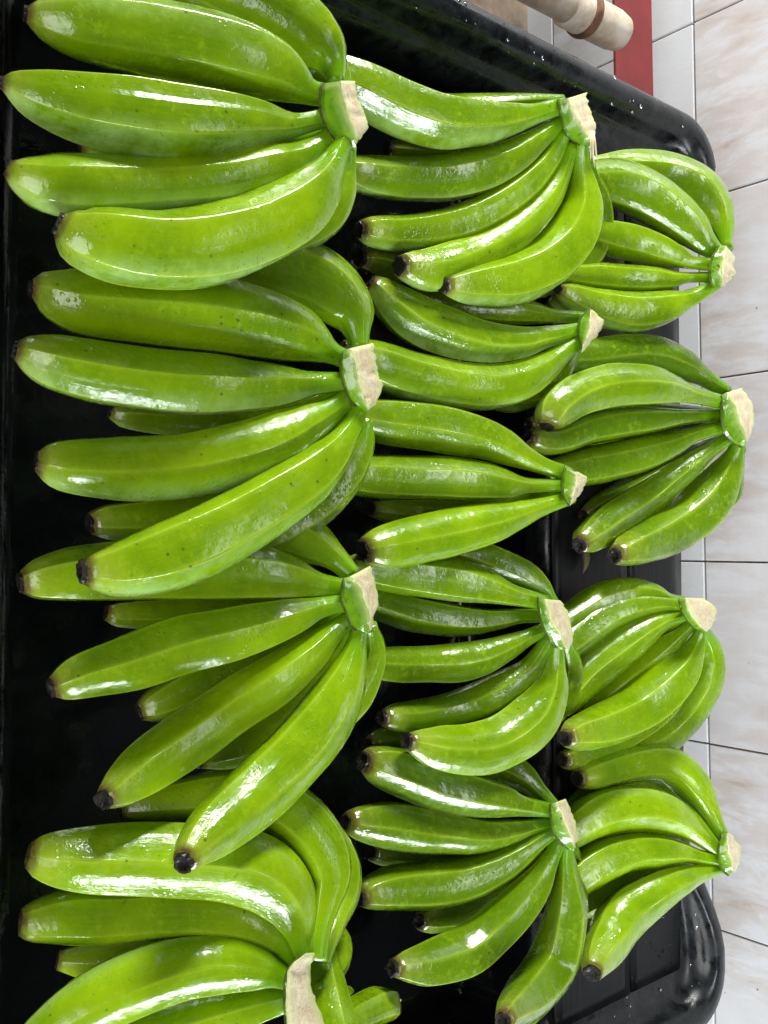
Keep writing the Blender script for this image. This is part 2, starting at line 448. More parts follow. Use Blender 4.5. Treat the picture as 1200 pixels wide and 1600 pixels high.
# ------------------------------------------------------------------ bananas
def catmull(vals, ts, t):
    """vals: list of tuples, ts: increasing parameters"""
    i = 0
    while i < len(ts)-2 and t > ts[i+1]: i += 1
    def P(k):
        if k < 0: return [2*a-b for a, b in zip(vals[0], vals[1])]
        if k >= len(vals): return [2*a-b for a, b in zip(vals[-1], vals[-2])]
        return vals[k]
    def T(k):
        if k < 0: return 2*ts[0]-ts[1]
        if k >= len(ts): return 2*ts[-1]-ts[-2]
        return ts[k]
    p0, p1, p2, p3 = P(i-1), P(i), P(i+1), P(i+2)
    t0, t1, t2, t3 = T(i-1), T(i), T(i+1), T(i+2)
    out = []
    h = t2-t1; s = (t-t1)/h
    for a, b, c, d in zip(p0, p1, p2, p3):
        m1 = ((c-a)/(t2-t0))*h; m2 = ((d-b)/(t3-t1))*h
        out.append((2*s**3-3*s*s+1)*b + (s**3-2*s*s+s)*m1 + (-2*s**3+3*s*s)*c + (s**3-s*s)*m2)
    return out
# ridge-aware angles of the five-sided cross-section
DELTAS = [(-36+72*k/10) for k in range(10)]
DELTAS = [-36, -26, -17, -10, -5, -2, 0, 2, 5, 10, 17, 26]
NST = 44
def banana_mesh(pts, zt, zc, arch, roll, seed, shade_tintv, tipup=.026):
    rnd = random.Random(seed)
    pts = [tuple(p) for p in pts]
    # run the stalk a little way into the crown
    a, b = pts[-2], pts[-1]; dl = math.hypot(b[0]-a[0], b[1]-a[1]) or 1
    pts.append((b[0]+(b[0]-a[0])/dl*9, b[1]+(b[1]-a[1])/dl*9, b[2]*.95))
    cum = [0]
    for p, q in zip(pts, pts[1:]): cum.append(cum[-1]+max(1e-3, math.hypot(q[0]-p[0], q[1]-p[1])))
    st = []
    for k in range(NST):
        t = k/(NST-1)
        u, v, hw = catmull(pts, cum, t*cum[-1])
        z = zt+(zc-zt)*t + arch*math.sin(math.pi*t) + tipup*max(0, 1-t/.5)**2
        q = at(u, v, z); st.append((q, max(.002, hw*depth(q)/F_PX)))
    C3 = [q for q, _ in st]; RR = [r for _, r in st]
    total = sum((a-b).length for a, b in zip(C3, C3[1:]))
    # mean outward direction of the bow
    chord = (C3[-1]-C3[0]).normalized()
    mid = C3[NST//2]; foot = C3[0]+chord*(mid-C3[0]).dot(chord)
    bow = (mid-foot); bow = bow.normalized() if bow.length > .003 else Vector((0, -.5, -1)).normalized()
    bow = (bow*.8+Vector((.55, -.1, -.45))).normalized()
    k0 = rnd.choice((.24, .34, .42, .50, .58))
    warp = [rnd.uniform(-7, 7) for _ in range(5)]; amp = [rnd.uniform(.75, 1.2) for _ in range(5)]
    verts, faces, along, ridge, outer, uvs = [], [], [], [], [], []
    view0 = (CAM-C3[0]).normalized()
    n_side = 5*len(DELTAS)
    for i, (c, r) in enumerate(zip(C3, RR)):
        tan = (C3[min(i+1, NST-1)]-C3[max(i-1, 0)]).normalized()
        if i == 0: a = (view0 - tan*view0.dot(tan)).normalized()
        else: a = (a - tan*a.dot(tan)).normalized()
        b = tan.cross(a)
        t = i/(NST-1)
        kk = k0*(1-.45*sstep(.82, .95, t))
        tw = roll + 6*math.sin(t*2.2+seed)
        for s in range(5):
            for d in DELTAS:
                ang = R(s*72 + d + tw + warp[s]*(1-abs(d)/36))
                pr = math.cos(R(36))/math.cos(R(36-abs(d)))
                rr = (1-kk*amp[s]) + kk*amp[s]*pr
                crest = math.exp(-(d/4.5)**2)
                rr += .007*crest*amp[s]
                rr *= 1.035
                dirv = a*math.cos(ang)+b*math.sin(ang)
                p = c + dirv*(r*rr)
                p += dirv*(noise.noise(p*28+Vector((seed, 0, 0)))*.0010*sstep(0, .2, t)*(1-sstep(.8, .95, t)))
                verts.append(p); along.append(t)
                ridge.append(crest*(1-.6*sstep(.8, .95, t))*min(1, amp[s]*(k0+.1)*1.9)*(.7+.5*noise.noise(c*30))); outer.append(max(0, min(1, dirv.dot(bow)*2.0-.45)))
                uvs.append((s/5+(d+36)/360, t*total*5))
    for i in range(NST-1):
        for k in range(n_side):
            k2 = (k+1) % n_side
            faces.append((i*n_side+k, i*n_side+k2, (i+1)*n_side+k2, (i+1)*n_side+k))
    for end, ci in ((0, 0), (NST-1, 1)):
        c = len(verts); verts.append(C3[end] + (C3[end]-C3[1 if end == 0 else NST-2]).normalized()*RR[end]*-.10)
        along.append(0 if end == 0 else 1); ridge.append(0); outer.append(0); uvs.append((0, 0))
        for k in range(n_side):
            k2 = (k+1) % n_side
            faces.append((c, end*n_side+k2, end*n_side+k) if end == 0 else (c, end*n_side+k, end*n_side+k2))
    me = bpy.data.meshes.new('banana')
    me.from_pydata(verts, [], faces)
    for nm, data in (('along', along), ('ridge', ridge), ('outer', outer), ('shade_tint', [shade_tintv]*len(verts))):
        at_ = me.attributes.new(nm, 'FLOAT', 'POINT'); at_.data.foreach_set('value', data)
    uv = me.uv_layers.new(name='UVMap')
    lv = [0]*len(me.loops); me.loops.foreach_get('vertex_index', lv)
    flat = []
    for v in lv: flat += uvs[v]
    uv.data.foreach_set('uv', flat)
    return me, C3, RR, total
def tip_mesh(c, d, r, seed):
    """the dried end: a ragged short stub with a hollow face"""
    rnd = random.Random(seed); bm = bmesh.new(); seg = 18; hh = rnd.uniform(.6, 1.9); r *= rnd.uniform(.84, 1.0)
    a = d.orthogonal().normalized(); b = d.cross(a)
    prof = [(-.40, .95), (-.1, 1.03), (.12, 1.04), (.26, .95), (.24, .70), (.14, .34)]
    rs = []
    lob = [rnd.uniform(.78, 1.14) for _ in range(seg)]
    for (h, q) in prof:
        row = []
        for k in range(seg):
            x = 2*math.pi*k/seg; jit = lob[k]*rnd.uniform(.95, 1.05) if h > .1 else 1
            row.append(bm.verts.new(c + d*(h*r*(hh if h > .2 else 1)*(1 + (.3*(lob[k]-1) if h > .1 else 0))) + (a*math.cos(x)+b*math.sin(x))*r*q*jit))
        rs.append(row)
    for A, B in zip(rs, rs[1:]):
        for k in range(seg): bm.faces.new((A[k], A[(k+1) % seg], B[(k+1) % seg], B[k]))
    bm.faces.new(rs[-1]); bm.faces.new(rs[0][::-1])
    bmesh.ops.recalc_face_normals(bm, faces=bm.faces)
    return bm
def resample(px, n):
    cum = [0]
    for p, q in zip(px, px[1:]): cum.append(cum[-1]+max(1e-3, math.hypot(q[0]-p[0], q[1]-p[1])))
    return [catmull([tuple(p) for p in px], cum, cum[-1]*k/(n-1)) for k in range(n)]
LENGTHS = []
def make_crown(root, A, B, Cc, z, seed):
    """cushion between the stalks (A) and the cut (B..Cc)"""
    rnd = random.Random(seed); n = 22
    a, b, c = resample(A, n), resample(B, n), resample(Cc, n)
    def lift(l, dz): return [at(p[0], p[1], z+dz) for p in l]
    b = [(p[0]+1.6*noise.noise(Vector((i*.5, seed, 0))), p[1]) for i, p in enumerate(b)]
    c = [(p[0]+3.2*noise.noise(Vector((i*.55, seed, 5)))+.6*rnd.uniform(-1, 1), p[1]) for i, p in enumerate(c)]
    A3, B3, C3 = lift(a, .0075), lift(b, .0165), lift(c, .006)
    wdir = (A3[n//2]-CAM).normalized()
    th = .024
    verts, faces, pale = [], [], []
    for i in range(n):
        e = math.sin(math.pi*(i+.6)/(n+.2))**.5
        p, q, s = A3[i], B3[i], C3[i]
        mid = (p+q)/2
        t = th*(.45+.55*e)
        row = [p + wdir*t*.55, p + wdir*.002, p*.8+q*.2 - wdir*.0014, mid - wdir*.0008*e, p*.2+q*.8 - wdir*.0008, q,
               (q+s)/2 + wdir*.0004, s, s + wdir*t*.5, (q+s)/2 + wdir*t, mid + wdir*t]
        for k, v in enumerate(row):
            v = v + Vector((noise.noise(v*140+Vector((seed, 0, 0))), noise.noise(v*140+Vector((0, seed, 0))), 0))*.0008
            verts.append(v); pale.append((0, 0, 0, .0, .35, 1, 1, 1, .6, .2, 0)[k] + (.5 if i in (0, 1) else 0))
    m = 11
    for i in range(n-1):
        for k in range(m):
            k2 = (k+1) % m; faces.append((i*m+k, (i+1)*m+k, (i+1)*m+k2, i*m+k2))
    faces.append(tuple(range(m))); faces.append(tuple((n-1)*m+k for k in range(m))[::-1])
    me = bpy.data.meshes.new('crown'); me.from_pydata(verts, [], faces)
    me.attributes.new('pale', 'FLOAT', 'POINT').data.foreach_set('value', [min(1, x) for x in pale])
    o = smooth(obj('crown', me, M_CROWN)); put_under(o, root)
    bmx = bmesh.new(); bmx.from_mesh(me); bmesh.ops.recalc_face_normals(bmx, faces=bmx.faces); 
    bmx.verts.ensure_lookup_table()
    for e in bmx.edges:
        i0, i1 = e.verts[0].index, e.verts[1].index
        if abs(i0-i1) == m and i0 % m in (1, 2, 5, 7): e.smooth = False
        if min(i0, i1) // m == max(i0, i1) // m and (i0 // m in (0, n-1)): e.smooth = False
    bmx.to_mesh(me); bmx.free()
    # the cut face: knife facets, slightly rough
    verts, faces, edge = [], [], []; m = 7
    for i in range(n):
        q, s = B3[i], C3[i]
        for k in range(m):
            t = k/(m-1); v = q.lerp(s, t)
            f = noise.noise(Vector((i*.45, seed*3.1, t*1.3)))*.0030 + noise.noise(v*420)*.0012
            bord = (k in (0, m-1)) or (i in (0, n-1))
            v = v - wdir*(.0018*(0 if bord else 1) + (0 if bord else f)) - wdir*.0004
            verts.append(v); edge.append(1. if bord else .55 if k in (1, m-2) or i in (1, n-2) else 0.)
    for i in range(n-1):
        for k in range(m-1): faces.append((i*m+k, i*m+k+1, (i+1)*m+k+1, (i+1)*m+k))
    base = len(verts)
    back = [v + wdir*.004 for v in verts]; verts = verts+back; edge = edge+edge
    faces += [tuple(x+base for x in f)[::-1] for f in faces[:(n-1)*(m-1)]]
    bl = [i*m for i in range(n)] + [(n-1)*m+k for k in range(1, m)] + [i*m+m-1 for i in range(n-2, -1, -1)] + [k for k in range(m-2, 0, -1)]
    for x, y in zip(bl, bl[1:]+bl[:1]): faces.append((x, y, y+base, x+base))
    me = bpy.data.meshes.new('cut_face'); me.from_pydata(verts, [], faces)
    me.attributes.new('edge', 'FLOAT', 'POINT').data.foreach_set('value', edge)
    bmx = bmesh.new(); bmx.from_mesh(me); bmesh.ops.recalc_face_normals(bmx, faces=bmx.faces); bmx.to_mesh(me); bmx.free()
    cf = obj('cut_face', me, M_CUT); smooth(cf); cf.parent = o
    # thin brown seam between stalks and cushion
    sl = [v - wdir*.0006 + (A3[i]-B3[i]).normalized()*.0003 for i, v in enumerate(A3)]
    sc = smooth(obj('seam', tube(sl, [.0002+.0004*rnd.random() for _ in sl], 8), M_SCAR)); sc.parent = o
    return o

def hand(idx, label, zt, zc, crown, fingers, extra=None):
    cz = zc
    p0 = at(*[sum(p[i] for p in crown[0])/len(crown[0]) for i in (0, 1)], zc)
    root = empty('banana_hand', (p0.x, p0.y, zc-.05))
    tag(root, label, 'bananas', 'hands of green bananas heaped in the black tray')
    for k, f in enumerate(fingers):
        dt, dc, arch, roll, pts = f[:5]; up = f[5] if len(f) > 5 else (.010 if idx < 5 else .024)
        seed = idx*31+k*7+1
        if idx > 4 and dt == 0: dt = -.008
        rnd = random.Random(seed)
        me, C3, RR, total = banana_mesh(pts, zt+dt, zc+dc, arch, roll if roll is not None else rnd.uniform(0, 72), seed, SHADE_TINT[idx-1]+rnd.uniform(-.22, .22)-(.3 if dt > .004 else 0)+(.1 if dt < -.012 else 0), up)  # raised fingers painted lighter, sunken ones darker; the random part is peel variation
        LENGTHS.append((idx, k, round(total, 3), round(max(RR)*2, 3)))
        o = smooth(obj('banana', me, M_BAN)); put_under(o, root)
        d = (C3[0]-C3[1]).normalized()
        if (idx, k) in ((4, 7), (4, 9), (4, 10)): continue
        if (idx, k) == (4, 8):
            t = obj('cut_end', tip_mesh(C3[0], d, RR[0]*.94, seed), M_CUT); t.parent = o; continue
        t = obj('blossom_end', tip_mesh(C3[0]-d*RR[0]*(.30 if (idx, k) in ((4, 1), (4, 2)) else 0), d, RR[0]*(.8 if (idx, k) in ((4, 1), (4, 2)) else 1), seed), M_TIP); t.parent = o
    if crown: make_crown(root, crown[0], crown[1], crown[2], zc, idx+.5)
    return root

n_ = None
SHADE_TINT = [.28, .25, .05, -.1, .5, .55, .55, .6, .95, .4, .9, .45, .2]   # shade painted into the peel colour of each hand
HANDS = [
# --- left column
('hand of long bananas in the upper left corner, cut off by the picture edge', .185, .235,
 ([(502,130),(500,165),(507,192),(527,222),(553,235)], [(531,126),(536,150),(543,175),(551,198),(559,217)], [(554,127),(558,150),(567,175),(575,197),(562,218)]),
 [(-.045,-.02,.005,n_,[(200,-70,14),(250,-55,30),(330,-22,44),(405,6,50),(465,40,50),(505,76,40),(521,102,22),(526,126,14)]),
  (-.03,-.035,.0,n_,[(250,-40,20),(340,0,40),(440,45,48),(500,90,40),(533,122,18),(533,150,12)]),
  (.0,.0,.008,20,[(42,22,12),(66,28,30),(108,37,45),(160,44,54),(260,62,57),(350,83,56),(425,108,47),(462,130,31),(483,143,19),(505,148,17)]),
  (.0,.0,.008,10,[(3,129,10),(20,133,24),(60,148,42),(120,165,55),(200,180,62),(280,190,60),(350,194,51),(410,195,37),(448,196,22),(475,192,16),(505,184,15)]),
  (-.05,-.03,.0,n_,[(125,225,12),(150,225,22),(220,222,32),(350,212,36),(450,205,26),(510,195,12)]),
  (.0,.0,.006,40,[(12,262,13),(30,272,28),(70,286,44),(125,290,50),(190,290,46),(250,288,41),(350,279,41),(425,262,38),(468,246,25),(498,228,18),(522,212,16)]),
  (-.05,-.03,.0,n_,[(20,285,12),(60,300,30),(160,310,40),(300,300,40),(430,270,30),(525,225,12)]),
  (.022,.006,.012,30,[(93,350,19),(104,356,32),(124,368,46),(175,381,58),(250,390,62),(325,384,62),(400,363,59),(450,336,54),(490,301,43),(512,270,27),(525,245,18),(535,224,16)]),
  (-.03,-.03,.0,n_,[(250,395,16),(330,392,36),(430,364,46),(495,332,46),(527,298,32),(541,262,16),(544,236,13)])]),
('large hand with a broad tan cut crown, second from the top of the left column', .160, .215,
 ([(535,548),(531,568),(538,606),(551,630),(572,646)], [(545,545),(554,565),(558,591),(566,614),(575,640)], [(582,536),(588,565),(591,585),(599,602),(587,632)]),
 [(-.035,-.02,.005,n_,[(250,400,16),(320,400,40),(400,410,52),(470,428,54),(522,458,50),(549,490,38),(557,516,22),(561,540,15)]),
  (-.012,-.006,.006,60,[(50,450,14),(64,452,28),(90,462,42),(130,472,53),(200,478,58),(290,486,60),(370,498,57),(430,512,51),(470,526,42),(500,542,27),(518,552,17),(536,560,15)]),
  (.0,.0,.006,50,[(25,548,15),(40,552,28),(68,562,40),(103,572,46),(181,588,50),(258,598,50),(336,603,47),(403,605,39),(450,602,30),(484,600,20),(535,597,15)]),
  (-.06,-.04,.0,n_,[(172,644,10),(195,650,20),(290,655,28),(420,645,30),(500,625,20),(540,600,10)]),
  (.0,.0,.006,5,[(57,721,16),(74,723,31),(103,727,41),(155,730,47),(232,731,50),(310,724,50),(388,705,49),(439,685,46),(478,664,35),(508,648,24),(528,634,18),(546,620,16)]),
  (-.05,-.04,.0,n_,[(141,818,17),(165,815,27),(230,812,33),(330,800,38),(430,760,38),(520,690,20),(550,650,11)]),
  (.030,.004,.010,30,[(132,893,20),(150,892,31),(178,890,42),(215,882,51),(261,868,57),(331,838,57),(413,791,53),(473,752,48),(513,716,36),(535,688,23),(552,662,17),(561,640,15)]),
  (-.025,-.03,.0,n_,[(320,870,16),(380,845,40),(470,795,46),(530,738,43),(560,695,28),(570,662,14)])]),
('large hand with a dark stain on its crown, third down in the left column', .145, .200,
 ([(536,904),(532,935),(540,956),(550,980),(573,992)], [(545,902),(561,914),(568,935),(577,961),(576,987)], [(578,884),(585,907),(591,935),(584,961),(581,984)]),
 [(-.03,-.015,.0,n_,[(300,820,14),(340,818,34),(390,820,44),(445,832,42),(490,850,35),(520,870,22),(545,893,15)]),
  (-.015,-.006,.0,45,[(34,910,18),(52,908,30),(85,903,39),(130,898,46),(220,893,48),(320,893,48),(410,897,43),(460,905,33),(495,914,21),(535,918,14)]),
  (-.055,-.04,.0,n_,[(166,957,12),(185,960,19),(260,958,24),(380,950,30),(500,935,18),(535,930,10)]),
  (.0,.0,.004,0,[(82,1074,17),(98,1068,28),(130,1055,37),(207,1033,46),(284,1009,47),(362,991,43),(413,978,37),(465,962,27),(500,950,17),(538,943,14)]),
  (-.05,-.04,.0,n_,[(218,1112,14),(240,1103,27),(300,1075,38),(380,1040,40),(470,990,32),(530,955,14)]),
  (.0,.0,.006,66,[(163,1249,17),(180,1236,30),(217,1208,42),(276,1168,46),(347,1118,44),(426,1067,41),(483,1023,31),(518,990,19),(546,968,14)], .04),
  (-.05,-.04,.0,n_,[(310,1185,16),(350,1170,32),(410,1145,40),(480,1090,38),(535,1020,20),(550,985,11)]),
  (.025,.004,.010,38,[(287,1347,17),(303,1326,31),(335,1294,44),(398,1240,50),(457,1182,50),(509,1118,46),(536,1070,37),(552,1025,22),(558,1000,15),(562,984,14)], .055),
  (-.02,-.025,.0,n_,[(440,1180,14),(490,1140,34),(545,1085,38),(577,1040,26),(585,1008,18),(580,985,12)])]),
('hand lying on its side in the lower left corner with a long pale curved scar', .135, .205,
 ([(470,1493),(450,1512),(444,1540),(444,1570),(446,1620)], [(478,1490),(454,1510),(447,1540),(447,1570),(449,1620)], [(497,1488),(484,1518),(490,1553),(503,1585),(514,1620)]),
 [(-.01,.005,.010,30,[(190,1265,12),(225,1258,24),(290,1248,34),(350,1243,40),(400,1247,44),(455,1275,48),(495,1322,48),(510,1370,41),(504,1415,28),(497,1455,20),(494,1492,18)]),
  (.004,.0,.006,5,[(44,1336,20),(60,1338,33),(107,1341,46),(187,1341,54),(267,1342,56),(347,1346,58),(405,1363,57),(445,1400,47),(464,1442,32),(470,1475,19),(474,1496,14)]),
  (-.010,-.008,.002,30,[(32,1441,20),(50,1440,30),(107,1432,42),(187,1430,42),(267,1424,42),(347,1428,40),(400,1445,35),(435,1474,24),(457,1504,14)]),
  (.0,-.004,.004,10,[(20,1650,18),(60,1622,34),(123,1580,46),(187,1545,50),(277,1514,46),(351,1505,42),(403,1513,31),(430,1522,20),(452,1532,15)]),
  (-.01,-.01,.0,n_,[(130,1660,18),(180,1640,34),(260,1612,42),(340,1588,38),(400,1572,28),(450,1560,20)]),
  (-.045,-.02,.0,n_,[(90,1500,14),(150,1500,30),(280,1480,36),(400,1490,26),(460,1530,12)]),
  (-.03,-.015,.0,n_,[(440,1260,14),(490,1300,36),(528,1350,36),(536,1395,28),(524,1435,20),(512,1475,14),(506,1500,12)]),
  (-.032,-.022,.0,n_,[(517,1446,12),(526,1468,21),(527,1495,23),(519,1518,18),(506,1536,10)]),
  (-.02,-.01,.0,n_,[(606,1570,25),(592,1572,28),(568,1582,28),(540,1598,24),(510,1620,20)]),
  (-.03,-.012,.0,n_,[(545,1550,9),(538,1556,13),(525,1568,14),(505,1585,14)]),
  (.006,.004,.0,n_,[(499,1452,8),(502,1478,19),(505,1510,27),(509,1550,34),(517,1595,39),(524,1640,40)])]),
# --- middle column
('fanned hand with frayed fibres hanging off its crown at the top of the middle column', .115, .190,
 ([(871,154),(875,179),(884,209),(903,225),(919,231)], [(886,154),(892,172),(903,190),(914,206),(922,220)], [(916,144),(918,160),(922,175),(931,198),(927,217)]),
 [(-.03,-.02,.0,n_,[(560,150,10),(620,165,20),(700,170,22),(780,166,19),(835,160,13),(870,158,10)]),
  (.0,.0,.004,60,[(470,92,12),(495,105,26),(535,126,38),(577,147,43),(635,174,43),(692,190,40),(750,191,34),(796,186,25),(834,178,16),(870,168,14)]),
  (-.04,-.03,.0,n_,[(605,232,10),(625,235,16),(690,240,19),(770,232,16),(860,200,10)]),
  (.0,.0,.0,30,[(530,262,14),(548,268,24),(580,276,31),(635,281,34),(692,280,35),(750,268,34),(796,249,28),(834,224,20),(860,205,14),(878,194,12)]),
  (.0,.0,.002,20,[(563,359,14),(580,361,23),(616,364,28),(673,360,31),(731,346,32),(783,320,30),(829,284,26),(861,248,18),(878,216,12)]),
  (-.03,-.04,.0,n_,[(563,403,14),(582,407,21),(640,418,27),(720,405,30),(820,340,26),(885,240,10)]),
  (.006,.0,.005,45,[(624,415,16),(638,418,24),(666,423,33),(704,416,36),(767,388,31),(825,344,27),(857,307,22),(876,274,15),(890,236,11)]),
  (.018,.004,.008,36,[(693,446,12),(708,445,21),(735,444,31),(788,438,41),(840,418,44),(885,378,43),(907,328,35),(910,290,23),(907,259,15),(906,230,13)]),
  (-.02,-.02,.0,n_,[(800,440,16),(850,430,34),(905,398,38),(930,352,30),(932,312,24),(923,275,14),(915,240,10)])]),
('hand tucked under the fanned one with frayed fibres, small glossy crown and three bananas showing', .110, .175,
 ([(921,481),(905,500),(903,524),(908,540)], [(924,484),(921,500),(920,517),(909,545)], [(927,484),(943,505),(934,522),(908,552)]),
 [(-.025,-.012,.004,n_,[(640,455,14),(680,468,24),(740,480,27),(800,486,24),(838,490,17),(866,494,12),(908,496,9)]),
  (.0,.0,.004,50,[(578,439,12),(591,454,24),(613,476,34),(645,500,40),(695,520,39),(755,535,33),(810,535,25),(850,527,17),(904,516,12)]),
  (.0,.0,.004,20,[(535,542,12),(555,555,28),(595,572,38),(654,590,39),(712,602,38),(765,605,37),(815,593,32),(850,574,24),(877,553,16),(904,533,12)]),
  (-.02,-.02,.0,n_,[(760,620,16),(800,618,26),(845,602,27),(872,584,22),(886,564,16),(900,542,10)])]),
('narrow hand of three straight bananas with a black spot on its small crown', .110, .180,
 ([(883,727),(878,747),(878,770),(889,791)], [(897,737),(899,748),(896,768),(891,789)], [(902,737),(917,747),(911,766),(892,791)]),
 [(.0,.0,.004,10,[(530,645,14),(552,650,26),(589,656,34),(635,662,37),(692,670,37),(750,683,33),(788,698,27),(819,714,18),(850,728,13),(881,738,12)]),
  (.0,.0,.004,54,[(508,740,14),(528,740,25),(555,743,32),(590,745,35),(635,747,35),(692,748,35),(750,752,31),(788,757,24),(819,759,14),(850,759,11),(880,759,11)]),
  (-.045,-.03,.0,n_,[(580,795,12),(610,797,20),(700,800,24),(800,790,20),(870,770,10)]),
  (.008,.0,.006,64,[(567,861,17),(580,858,27),(600,855,34),(654,844,38),(712,831,37),(769,817,31),(807,806,23),(838,795,15),(884,779,12)])]),
('hand directly below the three straight bananas in the middle column, lowest banana wet with drops', .108, .178,
 ([(840,932),(842,962),(852,990),(865,1008),(877,1017)], [(851,936),(859,966),(868,982),(877,997),(881,1010)], [(874,938),(887,955),(893,980),(895,997),(887,1018)]),
 [(-.02,-.01,.002,n_,[(640,845,12),(680,852,22),(735,866,27),(785,884,27),(822,900,23),(846,917,16),(860,935,10)]),
  (.0,.0,.002,40,[(540,882,12),(560,888,24),(600,893,32),(660,901,34),(712,907,34),(765,919,26),(800,930,17),(845,940,12)]),
  (-.02,-.01,.0,15,[(540,925,10),(560,932,22),(592,942,27),(642,957,28),(695,967,26),(747,970,22),(782,967,16),(810,963,12),(845,962,11)]),
  (-.006,-.004,.0,62,[(545,1030,14),(570,1035,23),(607,1038,27),(660,1038,29),(712,1035,30),(758,1025,27),(793,1011,20),(821,997,13),(850,984,11)]),
  (.0,.0,.0,52,[(597,1121,12),(612,1121,20),(642,1120,24),(695,1110,26),(750,1092,27),(800,1066,24),(830,1040,17),(856,1002,11)]),
  (-.03,-.04,.0,n_,[(575,1164,11),(592,1158,19),(660,1150,25),(750,1120,25),(850,1030,12)]),
  (.020,.004,.008,58,[(636,1158,13),(650,1161,21),(677,1168,33),(730,1171,40),(777,1160,42),(832,1121,41),(860,1074,28),(867,1040,16),(869,1013,12)]),
  (-.012,-.015,.0,n_,[(780,1170,16),(820,1135,30),(862,1092,32),(885,1058,25),(890,1034,19),(884,1008,12)])]),
('widely spread hand at the bottom of the middle column, one banana reaching the lower edge', .108, .178,
 ([(859,1256),(861,1290),(870,1312),(885,1325),(896,1332)], [(868,1254),(877,1270),(884,1290),(892,1308),(898,1325)], [(884,1248),(893,1270),(900,1290),(902,1305),(900,1322)]),
 [(-.02,-.01,.002,n_,[(690,1175,10),(730,1182,22),(785,1197,27),(818,1214,22),(842,1236,14),(862,1256,11)]),
  (.0,.0,.004,30,[(569,1189,16),(582,1192,27),(603,1198,34),(640,1211,38),(685,1228,38),(740,1241,34),(784,1250,27),(813,1258,17),(862,1266,11)]),
  (-.008,-.004,.0,20,[(540,1284,13),(554,1285,23),(593,1287,34),(648,1294,36),(703,1301,32),(758,1305,26),(802,1299,19),(835,1291,12),(864,1287,10)]),
  (-.04,-.04,.0,n_,[(579,1332,12),(600,1334,18),(700,1335,24),(800,1320,16),(862,1300,9)]),
  (.0,.0,.0,58,[(562,1403,14),(578,1396,25),(612,1389,33),(667,1384,37),(722,1376,34),(775,1356,28),(813,1335,20),(845,1313,13),(866,1300,10)]),
  (-.04,-.04,.0,n_,[(655,1440,13),(678,1436,21),(740,1420,28),(810,1380,22),(868,1320,9)]),
  (.012,.002,.004,66,[(614,1513,13),(630,1510,22),(667,1506,34),(722,1487,38),(767,1454,36),(806,1417,33),(838,1379,25),(857,1347,15),(872,1318,11)]),
  (.020,.004,.004,48,[(786,1594,14),(797,1582,24),(825,1558,37),(860,1514,40),(879,1463,37),(889,1408,31),(888,1368,19),(886,1343,13),(886,1324,11)], .06),
  (-.02,-.02,.0,n_,[(880,1440,12),(898,1400,18),(907,1370,15),(902,1342,9),(895,1325,8)])]),
# --- right column
('hand at the top of the right column next to the tray corner and liner flap', .122, .205,
 ([(1124,383),(1112,403),(1107,426),(1113,451)], [(1134,384),(1130,403),(1128,425),(1129,446)], [(1150,402),(1147,413),(1148,427),(1131,447)]),
 [(-.018,-.01,.004,n_,[(920,258,12),(970,260,24),(1035,270,32),(1085,294,35),(1114,325,30),(1127,352,20),(1134,382,10)]),
  (.0,.0,.004,50,[(880,278,12),(905,282,26),(955,286,35),(1005,303,38),(1051,333,35),(1080,357,29),(1099,378,20),(1118,394,13)]),
  (-.005,.0,.0,20,[(895,356,10),(920,362,22),(960,372,28),(990,379,28),(1026,389,25),(1056,400,18),(1078,409,11),(1110,413,10)]),
  (-.01,-.002,.0,30,[(870,425,10),(895,429,17),(930,431,21),(975,434,22),(1020,436,19),(1050,437,14),(1072,434,9),(1110,433,8)]),
  (.0,.0,.0,12,[(872,452,8),(888,460,18),(930,478,28),(975,487,33),(1014,485,31),(1050,477,24),(1080,466,14),(1112,448,10)]),
  (-.03,-.03,.0,n_,[(853,466,9),(880,476,18),(930,492,24),(1010,490,24),(1100,455,9)])]),
('right column hand with an arched banana turning its black tip to the viewer', .125, .205,
 ([(1127,617),(1126,647),(1130,675),(1144,692),(1160,699)], [(1134,614),(1149,635),(1155,657),(1163,672),(1166,690)], [(1160,606),(1174,630),(1179,657),(1173,680),(1165,696)]),
 [(-.02,-.012,.002,n_,[(850,560,14),(890,560,28),(937,556,31),(990,552,31),(1032,558,29),(1070,573,24),(1098,589,15),(1128,608,11)]),
  (.02,.002,.010,40,[(855,666,13),(858,657,24),(866,642,30),(895,620,33),(937,606,34),(983,602,33),(1025,604,29),(1056,610,21),(1081,617,14),(1126,628,11)]),
  (-.005,-.004,.0,20,[(826,682,11),(842,688,19),(867,689,22),(920,670,25),(972,661,25),(1025,656,19),(1067,652,12),(1126,649,10)]),
  (-.03,-.03,.0,n_,[(826,664,9),(838,664,16),(900,655,22),(1000,648,20),(1110,645,8)]),
  (-.03,-.03,.0,n_,[(867,712,10),(890,710,17),(960,700,22),(1050,680,16),(1120,660,8)]),
  (.0,.0,.0,30,[(850,738,12),(870,738,22),(905,732,29),(955,722,30),(1007,709,27),(1053,694,19),(1085,680,12),(1127,668,10)]),
  (-.03,-.03,.0,n_,[(912,806,10),(935,795,20),(1000,760,24),(1070,720,18),(1130,685,8)]),
  (.0,.0,.002,20,[(905,852,12),(917,842,23),(950,817,30),(1004,783,27),(1046,751,23),(1085,722,18),(1112,702,12),(1137,685,10)], .04),
  (.006,.002,.004,60,[(961,868,13),(972,862,23),(992,853,32),(1025,838,39),(1072,810,41),(1113,772,37),(1136,735,25),(1147,711,15),(1152,696,11)], .04),
  (-.02,-.02,.0,n_,[(1100,800,16),(1135,765,24),(1150,735,13),(1155,710,9)])]),
('right column hand, third down, with a thick square pale cut crown', .120, .195,
